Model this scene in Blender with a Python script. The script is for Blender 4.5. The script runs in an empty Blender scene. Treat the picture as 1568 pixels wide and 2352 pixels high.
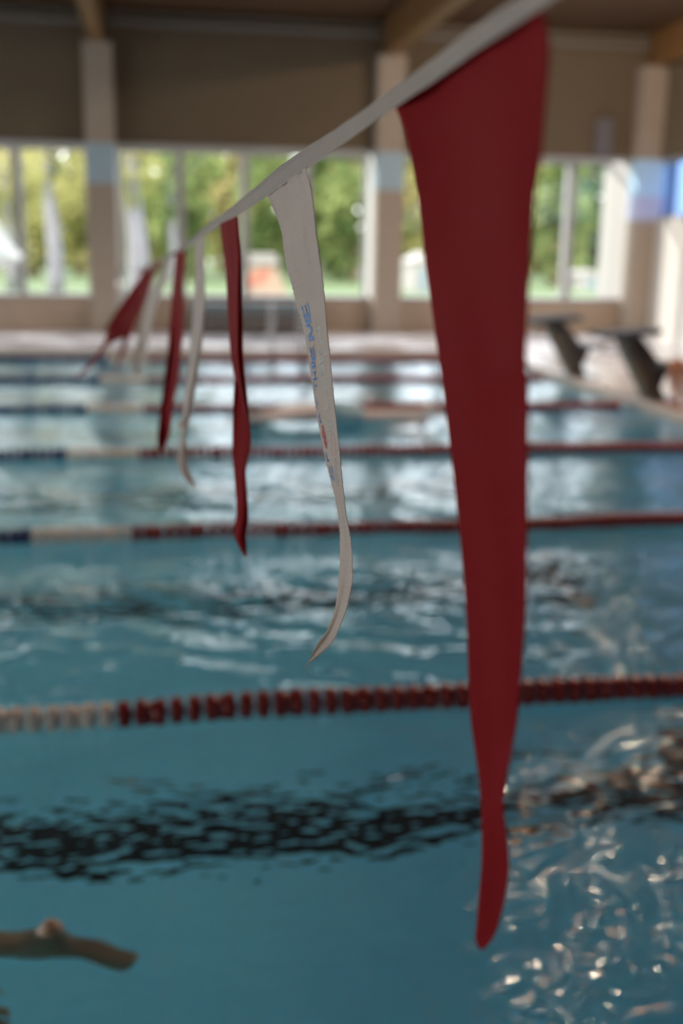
import bpy, bmesh, math, random
import numpy as np
from mathutils import Vector, Matrix, noise
random.seed(7)
SC = bpy.context.scene
COL = SC.collection

# ------------------------------------------------------------------ camera
F = 2535.0; W, H = 1568, 2352
a, p, r = math.radians(9.4), math.radians(13.42), math.radians(0.9)
fw = Vector((math.sin(a)*math.cos(p), math.cos(a)*math.cos(p), -math.sin(p)))
rt0 = Vector((math.cos(a), -math.sin(a), 0)); up0 = rt0.cross(fw)
rt = rt0*math.cos(r) + up0*math.sin(r); up = -rt0*math.sin(r) + up0*math.cos(r)
EYE = Vector((0, 0, 1.6))
cd = bpy.data.cameras.new('camera'); cam = bpy.data.objects.new('camera', cd); COL.objects.link(cam)
m = Matrix((rt, up, -fw)).transposed().to_4x4(); m.translation = EYE
cam.matrix_world = m
cd.sensor_fit = 'VERTICAL'; cd.sensor_height = 36; cd.sensor_width = 24; cd.lens = F/H*36
cd.clip_start = 0.02; cd.clip_end = 500
cd.dof.use_dof = True; cd.dof.focus_distance = 1.03; cd.dof.aperture_fstop = 2.9
SC.camera = cam
def D(px, py, z):            # point at depth z seen along a direction
    return EYE + (fw + rt*((px-W/2)/F) - up*((py-H/2)/F))*z
def onY(px, py, y):
    d = fw + rt*((px-W/2)/F) - up*((py-H/2)/F); return EYE + d*(y/d.y)
def onZ(px, py, z=0.0):
    d = fw + rt*((px-W/2)/F) - up*((py-H/2)/F); return EYE + d*((z-1.6)/d.z)

# ------------------------------------------------------------------ materials
def s2l(c): return tuple(((v/255)/12.92 if v/255 <= .04045 else ((v/255+.055)/1.055)**2.4) for v in c)
def mat(name, col, rough=.6, spec=.5, metal=0, noise_amt=.12, scale=8, bump=0, bscale=60, coords='Object', emit=None, es=0, stretch=None):
    M = bpy.data.materials.new(name); M.use_nodes = True
    nt = M.node_tree; b = nt.nodes['Principled BSDF']
    b.inputs['Roughness'].default_value = rough; b.inputs['Metallic'].default_value = metal
    b.inputs['Specular IOR Level'].default_value = spec
    tc = nt.nodes.new('ShaderNodeTexCoord'); vec = tc.outputs[coords]
    if stretch:
        mp = nt.nodes.new('ShaderNodeMapping'); mp.inputs['Scale'].default_value = stretch
        nt.links.new(vec, mp.inputs['Vector']); vec = mp.outputs['Vector']
    n = nt.nodes.new('ShaderNodeTexNoise'); n.inputs['Scale'].default_value = scale; n.inputs['Detail'].default_value = 4
    nt.links.new(vec, n.inputs['Vector'])
    mix = nt.nodes.new('ShaderNodeMix'); mix.data_type = 'RGBA'
    lo = tuple(v*(1-noise_amt) for v in col)+(1,); hi = tuple(min(1, v*(1+noise_amt)) for v in col)+(1,)
    mix.inputs['A'].default_value = lo; mix.inputs['B'].default_value = hi
    nt.links.new(n.outputs['Fac'], mix.inputs['Factor'])
    nt.links.new(mix.outputs['Result'], b.inputs['Base Color'])
    if bump:
        n2 = nt.nodes.new('ShaderNodeTexNoise'); n2.inputs['Scale'].default_value = bscale
        nt.links.new(vec, n2.inputs['Vector'])
        bp = nt.nodes.new('ShaderNodeBump'); bp.inputs['Strength'].default_value = bump; bp.inputs['Distance'].default_value = .01
        nt.links.new(n2.outputs['Fac'], bp.inputs['Height']); nt.links.new(bp.outputs['Normal'], b.inputs['Normal'])
    if emit:
        b.inputs['Emission Color'].default_value = emit+(1,); b.inputs['Emission Strength'].default_value = es
    return M
def cloth(name, col, trans=.35, sheen=.05, weave=900, tcol=None):
    M = bpy.data.materials.new(name); M.use_nodes = True
    nt = M.node_tree; nt.nodes.clear(); N = nt.nodes.new
    out = N('ShaderNodeOutputMaterial'); pb = N('ShaderNodeBsdfPrincipled'); tr = N('ShaderNodeBsdfTranslucent'); mx = N('ShaderNodeMixShader')
    tc = N('ShaderNodeTexCoord'); n = N('ShaderNodeTexNoise'); n.inputs['Scale'].default_value = 30
    nt.links.new(tc.outputs['Object'], n.inputs['Vector'])
    mix = N('ShaderNodeMix'); mix.data_type = 'RGBA'
    mix.inputs['A'].default_value = tuple(v*.94 for v in col)+(1,); mix.inputs['B'].default_value = tuple(min(1, v*1.06) for v in col)+(1,)
    nt.links.new(n.outputs['Fac'], mix.inputs['Factor'])
    nt.links.new(mix.outputs['Result'], pb.inputs['Base Color'])
    tr.inputs['Color'].default_value = (tcol or col)+(1,)
    pb.inputs['Roughness'].default_value = .7; pb.inputs['Specular IOR Level'].default_value = .06
    pb.inputs['Sheen Weight'].default_value = sheen; pb.inputs['Sheen Roughness'].default_value = .4
    n2 = N('ShaderNodeTexNoise'); n2.inputs['Scale'].default_value = weave; nt.links.new(tc.outputs['Object'], n2.inputs['Vector'])
    bp = N('ShaderNodeBump'); bp.inputs['Strength'].default_value = .25; bp.inputs['Distance'].default_value = .0005
    nt.links.new(n2.outputs['Fac'], bp.inputs['Height']); nt.links.new(bp.outputs['Normal'], pb.inputs['Normal'])
    mx.inputs['Fac'].default_value = trans
    nt.links.new(pb.outputs[0], mx.inputs[1]); nt.links.new(tr.outputs[0], mx.inputs[2]); nt.links.new(mx.outputs[0], out.inputs['Surface'])
    return M

M = {}
M['red_cloth'] = cloth('red_cloth', (.31, .017, .022), .34, .0, tcol=(.42, .026, .018))
M['white_cloth'] = cloth('white_cloth', (.80, .71, .64), .4, .1, tcol=(.7, .62, .55))
M['tape'] = cloth('tape', (.52, .46, .41), .25, .0)
M['print_blue'] = mat('print_blue', (.045, .16, .42), .5, noise_amt=.05)
M['print_red'] = mat('print_red', (.38, .03, .04), .5, noise_amt=.05)
M['faded_grey'] = mat('faded_grey', (.40, .40, .37), .6, noise_amt=.05)
M['faded_red'] = mat('faded_red', (.50, .37, .33), .6, noise_amt=.05)
M['float_red'] = mat('float_red', (.29, .018, .014), .35, noise_amt=.2, scale=20)
M['float_white'] = mat('float_white', (.93, .77, .65), .35, noise_amt=.08, scale=20)
M['float_blue'] = mat('float_blue', (.015, .03, .14), .35, noise_amt=.2, scale=20)
M['cable'] = mat('cable', (.03, .03, .035), .5)
M['pillar'] = mat('pillar', (.34, .28, .225), .8, noise_amt=.08, scale=5, bump=.1)
M['blue_band'] = mat('blue_band', (.33, .44, .52), .7, noise_amt=.05)
M['sky_band'] = mat('sky_band', (.42, .62, .82), .7, noise_amt=.05)
M['lavender'] = mat('lavender', (.45, .48, .66), .7, noise_amt=.05)
M['low_wall'] = mat('low_wall', (.40, .31, .235), .75, noise_amt=.12, scale=4, bump=.1)
M['acoustic'] = mat('acoustic', (.125, .093, .058), .9, noise_amt=.06, scale=3)
M['white_wall'] = mat('white_wall', (.55, .53, .50), .8, noise_amt=.04, scale=2)
M['jamb'] = mat('jamb', (.50, .49, .47), .6, noise_amt=.03, scale=3)
M['frame'] = mat('frame', (.36, .35, .36), .5, noise_amt=.05)
M['conduit'] = mat('conduit', (.19, .17, .145), .5, noise_amt=.05)
M['wood_beam'] = mat('wood_beam', (.19, .095, .03), .55, noise_amt=.25, scale=6, stretch=(8, .6, 8))
M['wood_ceiling'] = mat('wood_ceiling', (.085, .038, .013), .7, noise_amt=.3, scale=5, stretch=(.5, 8, 1))
M['bench_dark'] = mat('bench_dark', (.12, .11, .10), .6)
M['bench_blue'] = mat('bench_blue', (.14, .18, .20), .5)
M['steel'] = mat('steel', (.40, .40, .41), .35, metal=1, noise_amt=.03)
M['block_top'] = mat('block_top', (.05, .062, .085), .6, bump=.4, bscale=200)
M['block_body'] = mat('block_body', (.19, .15, .10), .5, noise_amt=.15)
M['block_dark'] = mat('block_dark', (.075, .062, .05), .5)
M['skin'] = mat('skin', (.52, .32, .19), .5, noise_amt=.12, scale=10)
M['skin_pale'] = mat('skin_pale', (.85, .74, .70), .45, noise_amt=.1, scale=10)
M['skin_tan'] = mat('skin_tan', (.42, .17, .09), .5, noise_amt=.1, scale=10)
M['swimwear'] = mat('swimwear', (.10, .11, .13), .6)
M['pale_trunks'] = mat('pale_trunks', (.30, .48, .56), .6)
M['hair'] = mat('hair', (.05, .03, .02), .7)
M['grass'] = mat('grass', (.07, .11, .035), .9, noise_amt=.3, scale=.6)
M['birch'] = mat('birch', (.19, .19, .22), .7, noise_amt=.25, scale=3, stretch=(1, 1, 3))
M['bark'] = mat('bark', (.16, .11, .07), .9, noise_amt=.3)
M['shed_white'] = mat('shed_white', (.26, .25, .24), .7, noise_amt=.05)
M['awning_red'] = mat('awning_red', (.40, .14, .10), .7, noise_amt=.2, scale=2)
M['peach'] = mat('peach', (.34, .25, .19), .7, noise_amt=.1)
M['coping'] = mat('coping', (.62, .50, .42), .35, noise_amt=.15, scale=6)
M['black_tile'] = mat('black_tile', (.006, .010, .012), .5)

def leafmat(name, c1, c2, scale=.5):
    Mm = bpy.data.materials.new(name); Mm.use_nodes = True
    nt = Mm.node_tree; nt.nodes.clear(); N = nt.nodes.new
    out = N('ShaderNodeOutputMaterial'); d = N('ShaderNodeBsdfDiffuse'); t = N('ShaderNodeBsdfTranslucent'); mx = N('ShaderNodeMixShader')
    tc = N('ShaderNodeTexCoord'); n = N('ShaderNodeTexNoise'); n.inputs['Scale'].default_value = scale; n.inputs['Detail'].default_value = 6
    cr = N('ShaderNodeValToRGB'); cr.color_ramp.elements[0].position = .38; cr.color_ramp.elements[1].position = .62
    cr.color_ramp.elements[0].color = c1+(1,); cr.color_ramp.elements[1].color = c2+(1,)
    nt.links.new(tc.outputs['Object'], n.inputs['Vector']); nt.links.new(n.outputs['Fac'], cr.inputs[0])
    nt.links.new(cr.outputs[0], d.inputs[0]); nt.links.new(cr.outputs[0], t.inputs[0]); mx.inputs[0].default_value = .5
    nt.links.new(d.outputs[0], mx.inputs[1]); nt.links.new(t.outputs[0], mx.inputs[2]); nt.links.new(mx.outputs[0], out.inputs[0])
    return Mm
M['leaf_yellow'] = leafmat('leaf_yellow', (.22, .24, .07), (.52, .47, .23))
M['leaf_green'] = leafmat('leaf_green', (.08, .13, .04), (.32, .38, .15))
M['leaf_dark'] = leafmat('leaf_dark', (.045, .09, .05), (.17, .25, .12))

def glass_mat():
    Mm = bpy.data.materials.new('window_glass'); Mm.use_nodes = True
    nt = Mm.node_tree; nt.nodes.clear(); N = nt.nodes.new
    out = N('ShaderNodeOutputMaterial'); t = N('ShaderNodeBsdfTransparent'); g = N('ShaderNodeBsdfGlossy'); mx = N('ShaderNodeMixShader'); fr = None
    t.inputs[0].default_value = (.97, .98, .97, 1); g.inputs['Roughness'].default_value = .02
    mx.inputs[0].default_value = .04; nt.links.new(t.outputs[0], mx.inputs[1]); nt.links.new(g.outputs[0], mx.inputs[2]); nt.links.new(mx.outputs[0], out.inputs[0])
    return Mm
M['glass'] = glass_mat()
M['sky_tint_glass'] = glass_mat(); M['sky_tint_glass'].name = 'sky_tint_glass'; M['sky_tint_glass'].node_tree.nodes['Transparent BSDF'].inputs[0].default_value = (.36, .46, .62, 1)  # blue of the sky outside is put into the pane tint

def tile_mat(name, c1, c2, mortar, size, rough, bump=.1, wet=0):
    Mm = bpy.data.materials.new(name); Mm.use_nodes = True
    nt = Mm.node_tree; b = nt.nodes['Principled BSDF']; N = nt.nodes.new
    tc = N('ShaderNodeTexCoord'); br = N('ShaderNodeTexBrick')
    br.offset = 0; br.inputs['Scale'].default_value = 1; br.inputs['Brick Width'].default_value = size; br.inputs['Row Height'].default_value = size
    br.inputs['Mortar Size'].default_value = size*.03
    br.inputs['Color1'].default_value = c1+(1,); br.inputs['Color2'].default_value = c2+(1,); br.inputs['Mortar'].default_value = mortar+(1,)
    nt.links.new(tc.outputs['Object'], br.inputs['Vector']); nt.links.new(br.outputs['Color'], b.inputs['Base Color'])
    b.inputs['Roughness'].default_value = rough
    n = N('ShaderNodeTexNoise'); n.inputs['Scale'].default_value = 6; nt.links.new(tc.outputs['Object'], n.inputs['Vector'])
    if wet:
        mr = N('ShaderNodeMapRange'); mr.inputs[1].default_value = .35; mr.inputs[2].default_value = .65; mr.inputs[3].default_value = rough*.4; mr.inputs[4].default_value = rough*1.5
        n3 = N('ShaderNodeTexNoise'); n3.inputs['Scale'].default_value = 1.2; nt.links.new(tc.outputs['Object'], n3.inputs['Vector'])
        nt.links.new(n3.outputs['Fac'], mr.inputs[0]); nt.links.new(mr.outputs[0], b.inputs['Roughness'])
    bp = N('ShaderNodeBump'); bp.inputs['Strength'].default_value = bump; bp.inputs['Distance'].default_value = .01
    nt.links.new(n.outputs['Fac'], bp.inputs['Height']); nt.links.new(bp.outputs['Normal'], b.inputs['Normal'])
    return Mm
M['deck'] = tile_mat('deck', (.84, .83, .87), (.88, .87, .91), (.74, .73, .75), .15, .22, .25, wet=1)
M['pool_tile'] = tile_mat('pool_tile', (.25, .76, .93), (.27, .80, .96), (.3, .75, .9), .25, .4, .0)

def water_mat():
    Mm = bpy.data.materials.new('water'); Mm.use_nodes = True
    nt = Mm.node_tree; b = nt.nodes['Principled BSDF']; N = nt.nodes.new
    b.inputs['Base Color'].default_value = (.80, .96, 1, 1)
    b.inputs['Transmission Weight'].default_value = 1; b.inputs['IOR'].default_value = 1.33; b.inputs['Roughness'].default_value = .018
    tc = N('ShaderNodeTexCoord'); n = N('ShaderNodeTexNoise'); n.inputs['Scale'].default_value = 20; n.inputs['Detail'].default_value = .6
    mp = N('ShaderNodeMapping'); mp.inputs['Scale'].default_value = (.8, 1.2, 1)
    nt.links.new(tc.outputs['Object'], mp.inputs[0]); nt.links.new(mp.outputs[0], n.inputs['Vector'])
    bp = N('ShaderNodeBump'); bp.inputs['Strength'].default_value = 1; bp.inputs['Distance'].default_value = .0056
    nt.links.new(n.outputs['Fac'], bp.inputs['Height'])
    n2 = N('ShaderNodeTexNoise'); n2.inputs['Scale'].default_value = 55; n2.inputs['Detail'].default_value = 1; nt.links.new(mp.outputs[0], n2.inputs['Vector'])
    b2 = N('ShaderNodeBump'); b2.inputs['Strength'].default_value = 1; b2.inputs['Distance'].default_value = .00008
    nt.links.new(n2.outputs['Fac'], b2.inputs['Height']); nt.links.new(bp.outputs['Normal'], b2.inputs['Normal'])
    nt.links.new(b2.outputs['Normal'], b.inputs['Normal'])
    return Mm
M['water'] = water_mat()

# ------------------------------------------------------------------ mesh helpers
class MB:
    def __init__(s): s.v = []; s.f = []; s.mi = []
    def add(s, vs, fs, mi=0):
        o = len(s.v); s.v += [tuple(v) for v in vs]; s.f += [tuple(i+o for i in f) for f in fs]; s.mi += [mi]*len(fs); return s
    def box(s, x0, x1, y0, y1, z0, z1, mi=0):
        v = [(x, y, z) for z in (z0, z1) for y in (y0, y1) for x in (x0, x1)]
        return s.add(v, [(0, 2, 3, 1), (4, 5, 7, 6), (0, 1, 5, 4), (2, 6, 7, 3), (0, 4, 6, 2), (1, 3, 7, 5)], mi)
    def prism(s, poly, axis, c0, c1, mi=0):          # poly in the two other axes
        def P(u, v, c): return {'x': (c, u, v), 'y': (u, c, v), 'z': (u, v, c)}[axis]
        n = len(poly); v = [P(*q, c0) for q in poly]+[P(*q, c1) for q in poly]
        return s.add(v, [tuple(range(n))[::-1], tuple(range(n, 2*n))]+[(i, (i+1) % n, n+(i+1) % n, n+i) for i in range(n)], mi)
    def tube(s, pts, rad, n=10, mi=0):
        pts = [Vector(q) for q in pts]; rad = rad if hasattr(rad, '__len__') else [rad]*len(pts)
        v = []; prev = None
        for i, q in enumerate(pts):
            t = (pts[min(i+1, len(pts)-1)]-pts[max(i-1, 0)]).normalized()
            u = t.orthogonal().normalized() if prev is None else (prev-t*prev.dot(t)).normalized()
            prev = u; w = t.cross(u)
            v += [q+(u*math.cos(k*math.tau/n)+w*math.sin(k*math.tau/n))*rad[i] for k in range(n)]
        f = [(i*n+k, i*n+(k+1) % n, (i+1)*n+(k+1) % n, (i+1)*n+k) for i in range(len(pts)-1) for k in range(n)]
        f += [tuple(range(n))[::-1], tuple((len(pts)-1)*n+k for k in range(n))]
        return s.add(v, f, mi)
    def lathe(s, prof, n=20, axis='z', c=(0, 0, 0), mi=0):
        v = []
        for (rr, h) in prof:
            for k in range(n):
                A = k*math.tau/n; x, y = rr*math.cos(A), rr*math.sin(A)
                q = {'z': (x, y, h), 'x': (h, x, y), 'y': (y, h, x)}[axis]
                v.append((q[0]+c[0], q[1]+c[1], q[2]+c[2]))
        L = len(prof)
        f = [(i*n+k, i*n+(k+1) % n, (i+1)*n+(k+1) % n, (i+1)*n+k) for i in range(L-1) for k in range(n)]
        f += [tuple(range(n))[::-1], tuple((L-1)*n+k for k in range(n))]
        return s.add(v, f, mi)
    def build(s, name, mats, parent=None, smooth=False, bevel=0, loc=None):
        me = bpy.data.meshes.new(name); v = s.v
        if loc is not None: v = [(q[0]-loc[0], q[1]-loc[1], q[2]-loc[2]) for q in v]
        me.from_pydata(v, [], s.f); me.validate()
        bm = bmesh.new(); bm.from_mesh(me); bmesh.ops.recalc_face_normals(bm, faces=bm.faces); bm.to_mesh(me); bm.free()
        for mm in (mats if isinstance(mats, (list, tuple)) else [mats]): me.materials.append(mm)
        if len(me.polygons) == len(s.mi): me.polygons.foreach_set('material_index', s.mi)
        if smooth: me.polygons.foreach_set('use_smooth', [True]*len(me.polygons))
        o = bpy.data.objects.new(name, me); COL.objects.link(o)
        if loc is not None: o.location = loc
        if parent: o.parent = parent
        if bevel:
            b = o.modifiers.new('bevel', 'BEVEL'); b.width = bevel; b.segments = 2; b.limit_method = 'ANGLE'
        return o
def tag(o, label=None, cat=None, group=None, kind=None):
    if label: o['label'] = label
    if cat: o['category'] = cat
    if group: o['group'] = group
    if kind: o['kind'] = kind
    return o
def empty(name, loc=(0, 0, 0), **k):
    o = bpy.data.objects.new(name, None); COL.objects.link(o); o.location = loc; o.empty_display_size = .1
    return tag(o, **k)
def local(o, child):      # keep a child built in world coordinates where it is
    child.parent = o; child.matrix_parent_inverse = Matrix.Translation(o.location).inverted(); return child
def part(name, mb, mt, parent, **k):
    o = mb.build(name, mt, None, **k)
    while parent.parent and False: pass
    o.parent = parent; o.matrix_parent_inverse = parent_world(parent).inverted()
    return o
def parent_world(o):
    mw = Matrix.Translation(o.location) @ o.rotation_euler.to_matrix().to_4x4()
    return mw if not o.parent else parent_world(o.parent) @ o.matrix_parent_inverse @ mw
def struct(name, mb, mt, label=None, **k):
    o = mb.build(name, mt, None, **k); tag(o, kind='structure', label=label); return o

# ------------------------------------------------------------------ the hall
DK = .08                      # deck height over the water
PX0, PX1, PY0, PY1 = -20.0, 5.0, 1.14, 16.8
HX0, HX1, HY0, HY1 = -22.0, 9.2, -6.0, 19.95
BOT = -2.35
mb = MB()
cp = .22
ox0, ox1, oy0, oy1 = PX0-cp, PX1+cp, PY0-cp, PY1+cp
T = .25
mb.box(HX0, HX1+.3, HY0, oy0, DK-T, DK); mb.box(HX0, HX1+.3, oy1, 20.9, DK-T, DK)
mb.box(HX0, ox0, oy0, oy1, DK-T, DK); mb.box(ox1, HX1+.3, oy0, oy1, DK-T, DK)
struct('floor', mb, M['deck'], 'wet pale tiled pool deck')
mb = MB()
mb.box(ox0, ox1, oy0, PY0, DK-T, DK+.012); mb.box(ox0, ox1, PY1, oy1, DK-T, DK+.012)
mb.box(ox0, PX0, PY0, PY1, DK-T, DK+.012); mb.box(PX1, ox1, PY0, PY1, DK-T, DK+.012)
struct('trim_1', mb, M['coping'], 'beige coping around the pool edge', bevel=.02)
mb = MB()
mb.box(PX0-.2, PX1+.2, PY0-.2, PY1+.2, BOT-.1, BOT)
w = .2
mb.box(PX0-w, PX0, PY0-w, PY1+w, BOT, DK-T+.03); mb.box(PX1, PX1+w, PY0-w, PY1+w, BOT, DK-T+.03)
mb.box(PX0, PX1, PY0-w, PY0, BOT, DK-T+.03); mb.box(PX0, PX1, PY1, PY1+w, BOT, DK-T+.03)
basin = struct('pool_basin', mb, M['pool_tile'], 'blue tiled pool basin')
RY = [3.61+2.47*i for i in range(6)]
for i in range(6):
    yc = RY[i]-1.235
    lm = MB(); lm.box(PX0+2, PX1-2, yc-.15, yc+.15, BOT, BOT+.006); lm.box(PX1-2.3, PX1-2, yc-.5, yc+.5, BOT, BOT+.0062)
    o = lm.build('lane_marking', M['black_tile'], basin)

# water surface
xs = np.concatenate([np.linspace(PX0, -6, 60, endpoint=False), np.arange(-6, PX1-.001, .035), [PX1]])
ys = np.concatenate([np.arange(PY0, 8, .035), np.arange(8, PY1-.001, .05), [PY1]])
X, Y = np.meshgrid(xs, ys)
rng = np.random.RandomState(5)
Z = np.zeros_like(X)
wx = .75*(X+.3*np.sin(.9*Y+.6*X)+.12*np.sin(2.1*X-1.3*Y+1)); wy = 1.1*(Y+.25*np.sin(1.1*X-.5*Y+2)+.1*np.sin(2.7*Y+1.9*X))
for k in range(64):
    lam = .12*(1.1/.12)**(rng.rand()**1.3); th = rng.rand()*math.tau; ph = rng.rand()*math.tau
    kk = math.tau/lam
    sl = .0175*min(1, (.30/lam))**.7
    amp = sl/kk
    Z += amp*np.sin(kk*(math.cos(th)*wx+math.sin(th)*wy)+ph)
patch = .75+.45*np.sin(.8*X+1.1*Y)*np.sin(.5*X-.9*Y+1.3)
Z *= patch
nx, ny = len(xs), len(ys)
me = bpy.data.meshes.new('pool_water')
V = np.stack([X.ravel(), Y.ravel(), Z.ravel()], 1)
idx = np.arange(nx*ny).reshape(ny, nx)
Q = np.stack([idx[:-1, :-1].ravel(), idx[:-1, 1:].ravel(), idx[1:, 1:].ravel(), idx[1:, :-1].ravel()], 1)
me.vertices.add(len(V)); me.vertices.foreach_set('co', V.ravel())
me.loops.add(Q.size); me.loops.foreach_set('vertex_index', Q.ravel().astype(np.int32))
me.polygons.add(len(Q)); me.polygons.foreach_set('loop_start', (np.arange(len(Q))*4).astype(np.int32)); me.polygons.foreach_set('loop_total', np.full(len(Q), 4, np.int32))
me.update(); me.validate(); me.polygons.foreach_set('use_smooth', [True]*len(me.polygons)); me.materials.append(M['water'])
wo = bpy.data.objects.new('pool_water', me); COL.objects.link(wo); tag(wo, kind='structure', label='rippling blue pool water')

# far wall: pillars, low wall, panels
WY = 20.55                    # face of the low wall and the panels
PIL = [-10.93, -5.93, -.93, 4.12, 9.0]
for i, xc in enumerate(PIL):
    hw = .245
    e = MB()
    zt = 4.9
    e.box(xc-hw, xc+hw, 20.1, 20.95, DK, 2.63); e.box(xc-hw, xc+hw, 20.1, 20.44, 3.28, zt)
    if i == 4:
        e = MB(); e.box(xc-hw, xc+.5, 20.1, 20.95, DK, 2.2); e.box(xc-hw, xc+.5, 20.1, 20.44, 3.28, zt)
    o = struct('wall_pillar', e, M['pillar'], 'taupe concrete pillar between window bays')
    b = MB(); b.box(xc-hw-.004, xc+(hw+.004 if i < 4 else .5), 20.096, 20.95, 2.63, 3.28)
    b.build('band', M['blue_band'] if i < 4 else M['sky_band'], o)
    if i == 4:
        b = MB(); b.box(xc-hw-.004, xc+.5, 20.096, 20.95, 2.2, 2.63); b.build('lower_band', M['lavender'], o)
    if i < 4:
        b = MB(); b.box(xc-hw-.012, xc-hw, 20.4, 21.3, .72, 3.27); b.box(xc+hw, xc+hw+.012, 20.4, 21.3, .72, 3.27)
        b.build('lit_reveal', M['jamb'], o)
b = MB()
for i in range(4):
    b.box(PIL[i]+.245, PIL[i+1]-.245, WY, 20.95, DK, .70)
struct('wall_far', b, M['low_wall'], 'low brown wall under the far windows')
b = MB()
b.box(-22, 9.5, WY-.1, WY+.1, 3.32, 5.5)
o = struct('wall_upper', b, M['acoustic'], 'dark brown acoustic panel wall above the far windows')
b = MB()
for i in range(4): b.box(PIL[i]+.245, PIL[i+1]-.245, WY-.13, WY+.12, 3.26, 3.32)
b.build('bottom_rail', M['frame'], o)
b = MB()
for i in range(4):
    b.tube([(PIL[i]+.1, WY-.2, 5.26), (PIL[i+1]-.1, WY-.2, 5.26)], .05)
    b.tube([(PIL[i]+.1, WY-.22, 5.40), (PIL[i+1]-.1, WY-.22, 5.40)], .025)
for i, k in enumerate([1]):
    pass
o = b.build('conduit', M['conduit']); tag(o, 'grey conduit pipes running along the top of the far wall', 'pipe')
# dark grey acoustic shadow joint removed; electrical box on the panel wall
b = MB(); b.box(8.0, 8.32, WY-.22, WY-.1, 3.36, 4.0); o = b.build('junction_box', mat('box_grey', (.13, .12, .13), .5), bevel=.01)
tag(o, 'grey wall box low on the brown upper wall near the right corner', 'box')

# windows
mull = {0: [-9.6, -8.4, -7.2], 1: [-4.7, -3.4, -2.2], 2: [.4, 1.5, 2.65], 3: [5.6, 7.15]}
mull[1] = [-4.9, -3.7, -2.42]; mull[2] = [.43, 1.59, 2.73]; mull[3] = [5.35, 6.57, 7.81]
for i in range(4):
    x0, x1 = PIL[i]+.257, PIL[i+1]-.257
    f = MB()
    y0, y1 = 21.0, 21.08
    f.box(x0, x1, y0-.02, y1, .66, .74); f.box(x0, x1, y0-.02, y1, 3.22, 3.32)
    f.box(x0, x0+.06, y0, y1, .74, 3.22); f.box(x1-.06, x1, y0, y1, .74, 3.22)
    wnd = struct('window_%d' % (i+1), f, M['frame'], 'aluminium window bay in the far wall')
    for mx in mull[i]:
        q = MB(); q.box(mx-.075, mx+.075, y0-.1, y1, .74, 3.22); q.build('mullion', M['frame'], wnd)
    ed = [x0+.06]+mull[i]+[x1-.06]
    for u, v in zip(ed, ed[1:]):
        q = MB(); q.box(u, v, y0+.035, y0+.041, .74, 3.22); q.build('pane', M['glass'], wnd)
    q = MB(); q.box(x0-.02, x1+.02, WY-.05, 21.0, .70, .735); q.build('window_sill', M['frame'], wnd)

# right end wall
# corner reveal: white slanting face right of the last window
b = MB(); b.prism([(8.52, 21.1), (8.755, 20.45), (8.755, 21.1)], 'z', .74, 3.27); struct('trim_2', b, M['jamb'], 'white splayed window jamb in the corner')
b = MB(); b.box(HX1, HX1+.3, HY0, 20.1, DK, 2.22); struct('wall_right', b, M['white_wall'], 'white lower end wall')
b = MB(); b.box(HX1, HX1+.3, HY0, 20.9, 3.3, 5.5); struct('wall_right_upper', b, M['acoustic'], 'brown upper end wall')
f = MB(); f.box(HX1+.05, HX1+.2, HY0, 20.1, 2.22, 2.28); f.box(HX1+.05, HX1+.2, HY0, 20.1, 3.22, 3.3)
wnd = struct('window_5', f, M['frame'], 'high window strip in the end wall')
yy = 19.72
blu = mat('blue_mullion', (.14, .20, .32), .5)
while yy > HY0:
    q = MB(); q.box(HX1+.04, HX1+.16, yy-.03, yy+.03, 2.28, 3.22); q.build('mullion', blu, wnd); 
    q = MB(); q.box(HX1+.09, HX1+.096, yy+.03, min(yy+1.25, 20.1), 2.28, 3.22); q.build('pane', M['sky_tint_glass'], wnd)
    yy -= 1.25

# roof
b = MB(); b.box(HX0, HX1+.3, HY0, 21.2, 5.5, 5.8); struct('ceiling', b, M['wood_ceiling'], 'dark timber ceiling')
for xc in PIL[:4]+[9.08]:
    b = MB(); b.box(xc-.12, xc+.12, HY0, 20.44, 4.9, 5.5)
    struct('ceiling_beam', b, M['wood_beam'], 'glued timber roof beam on a pillar', bevel=.01)

# unseen warm lamps added above the pool to make glints on the water
lampm = mat('lamp_glow', (.9, .8, .65), .4, emit=(1, .78, .55), es=6)
lampm2 = mat('lamp_housing', (.5, .5, .5), .5)
for k, (lx, ly) in enumerate([(6.26, 13.7), (3.7, 8.9), (7.0, 15.4), (4.8, 8.2)]):
    L = empty('glint_lamp', (lx, ly, 5.5), label='unseen round warm ceiling lamp added for glints on the pool', cat='lamp', group='lamps added for water glints')
    h = MB(); h.lathe([(.10, 0), (.17, -.02), (.17, -.12), (.155, -.12)], 20).build('housing', lampm2, L)
    h = MB(); h.lathe([(.09, -.10), (.09, -.125), (.06, -.14), (.01, -.145)], 20).build('diffuser', lampm, L)
    pl = bpy.data.lights.new('glint_light', 'POINT'); pl.energy = 150; pl.shadow_soft_size = .025; pl.color = (1, .80, .60)
    pl.cycles.use_multiple_importance_sampling = False
    po = bpy.data.objects.new('glint_light', pl); COL.objects.link(po); po.location = (0, 0, -.22); po.parent = L

b = MB(); b.box(-22, 9.5, -6.2, -6, DK, 5.5); struct('wall_near', b, M['pillar'], 'taupe wall behind the camera')
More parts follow.
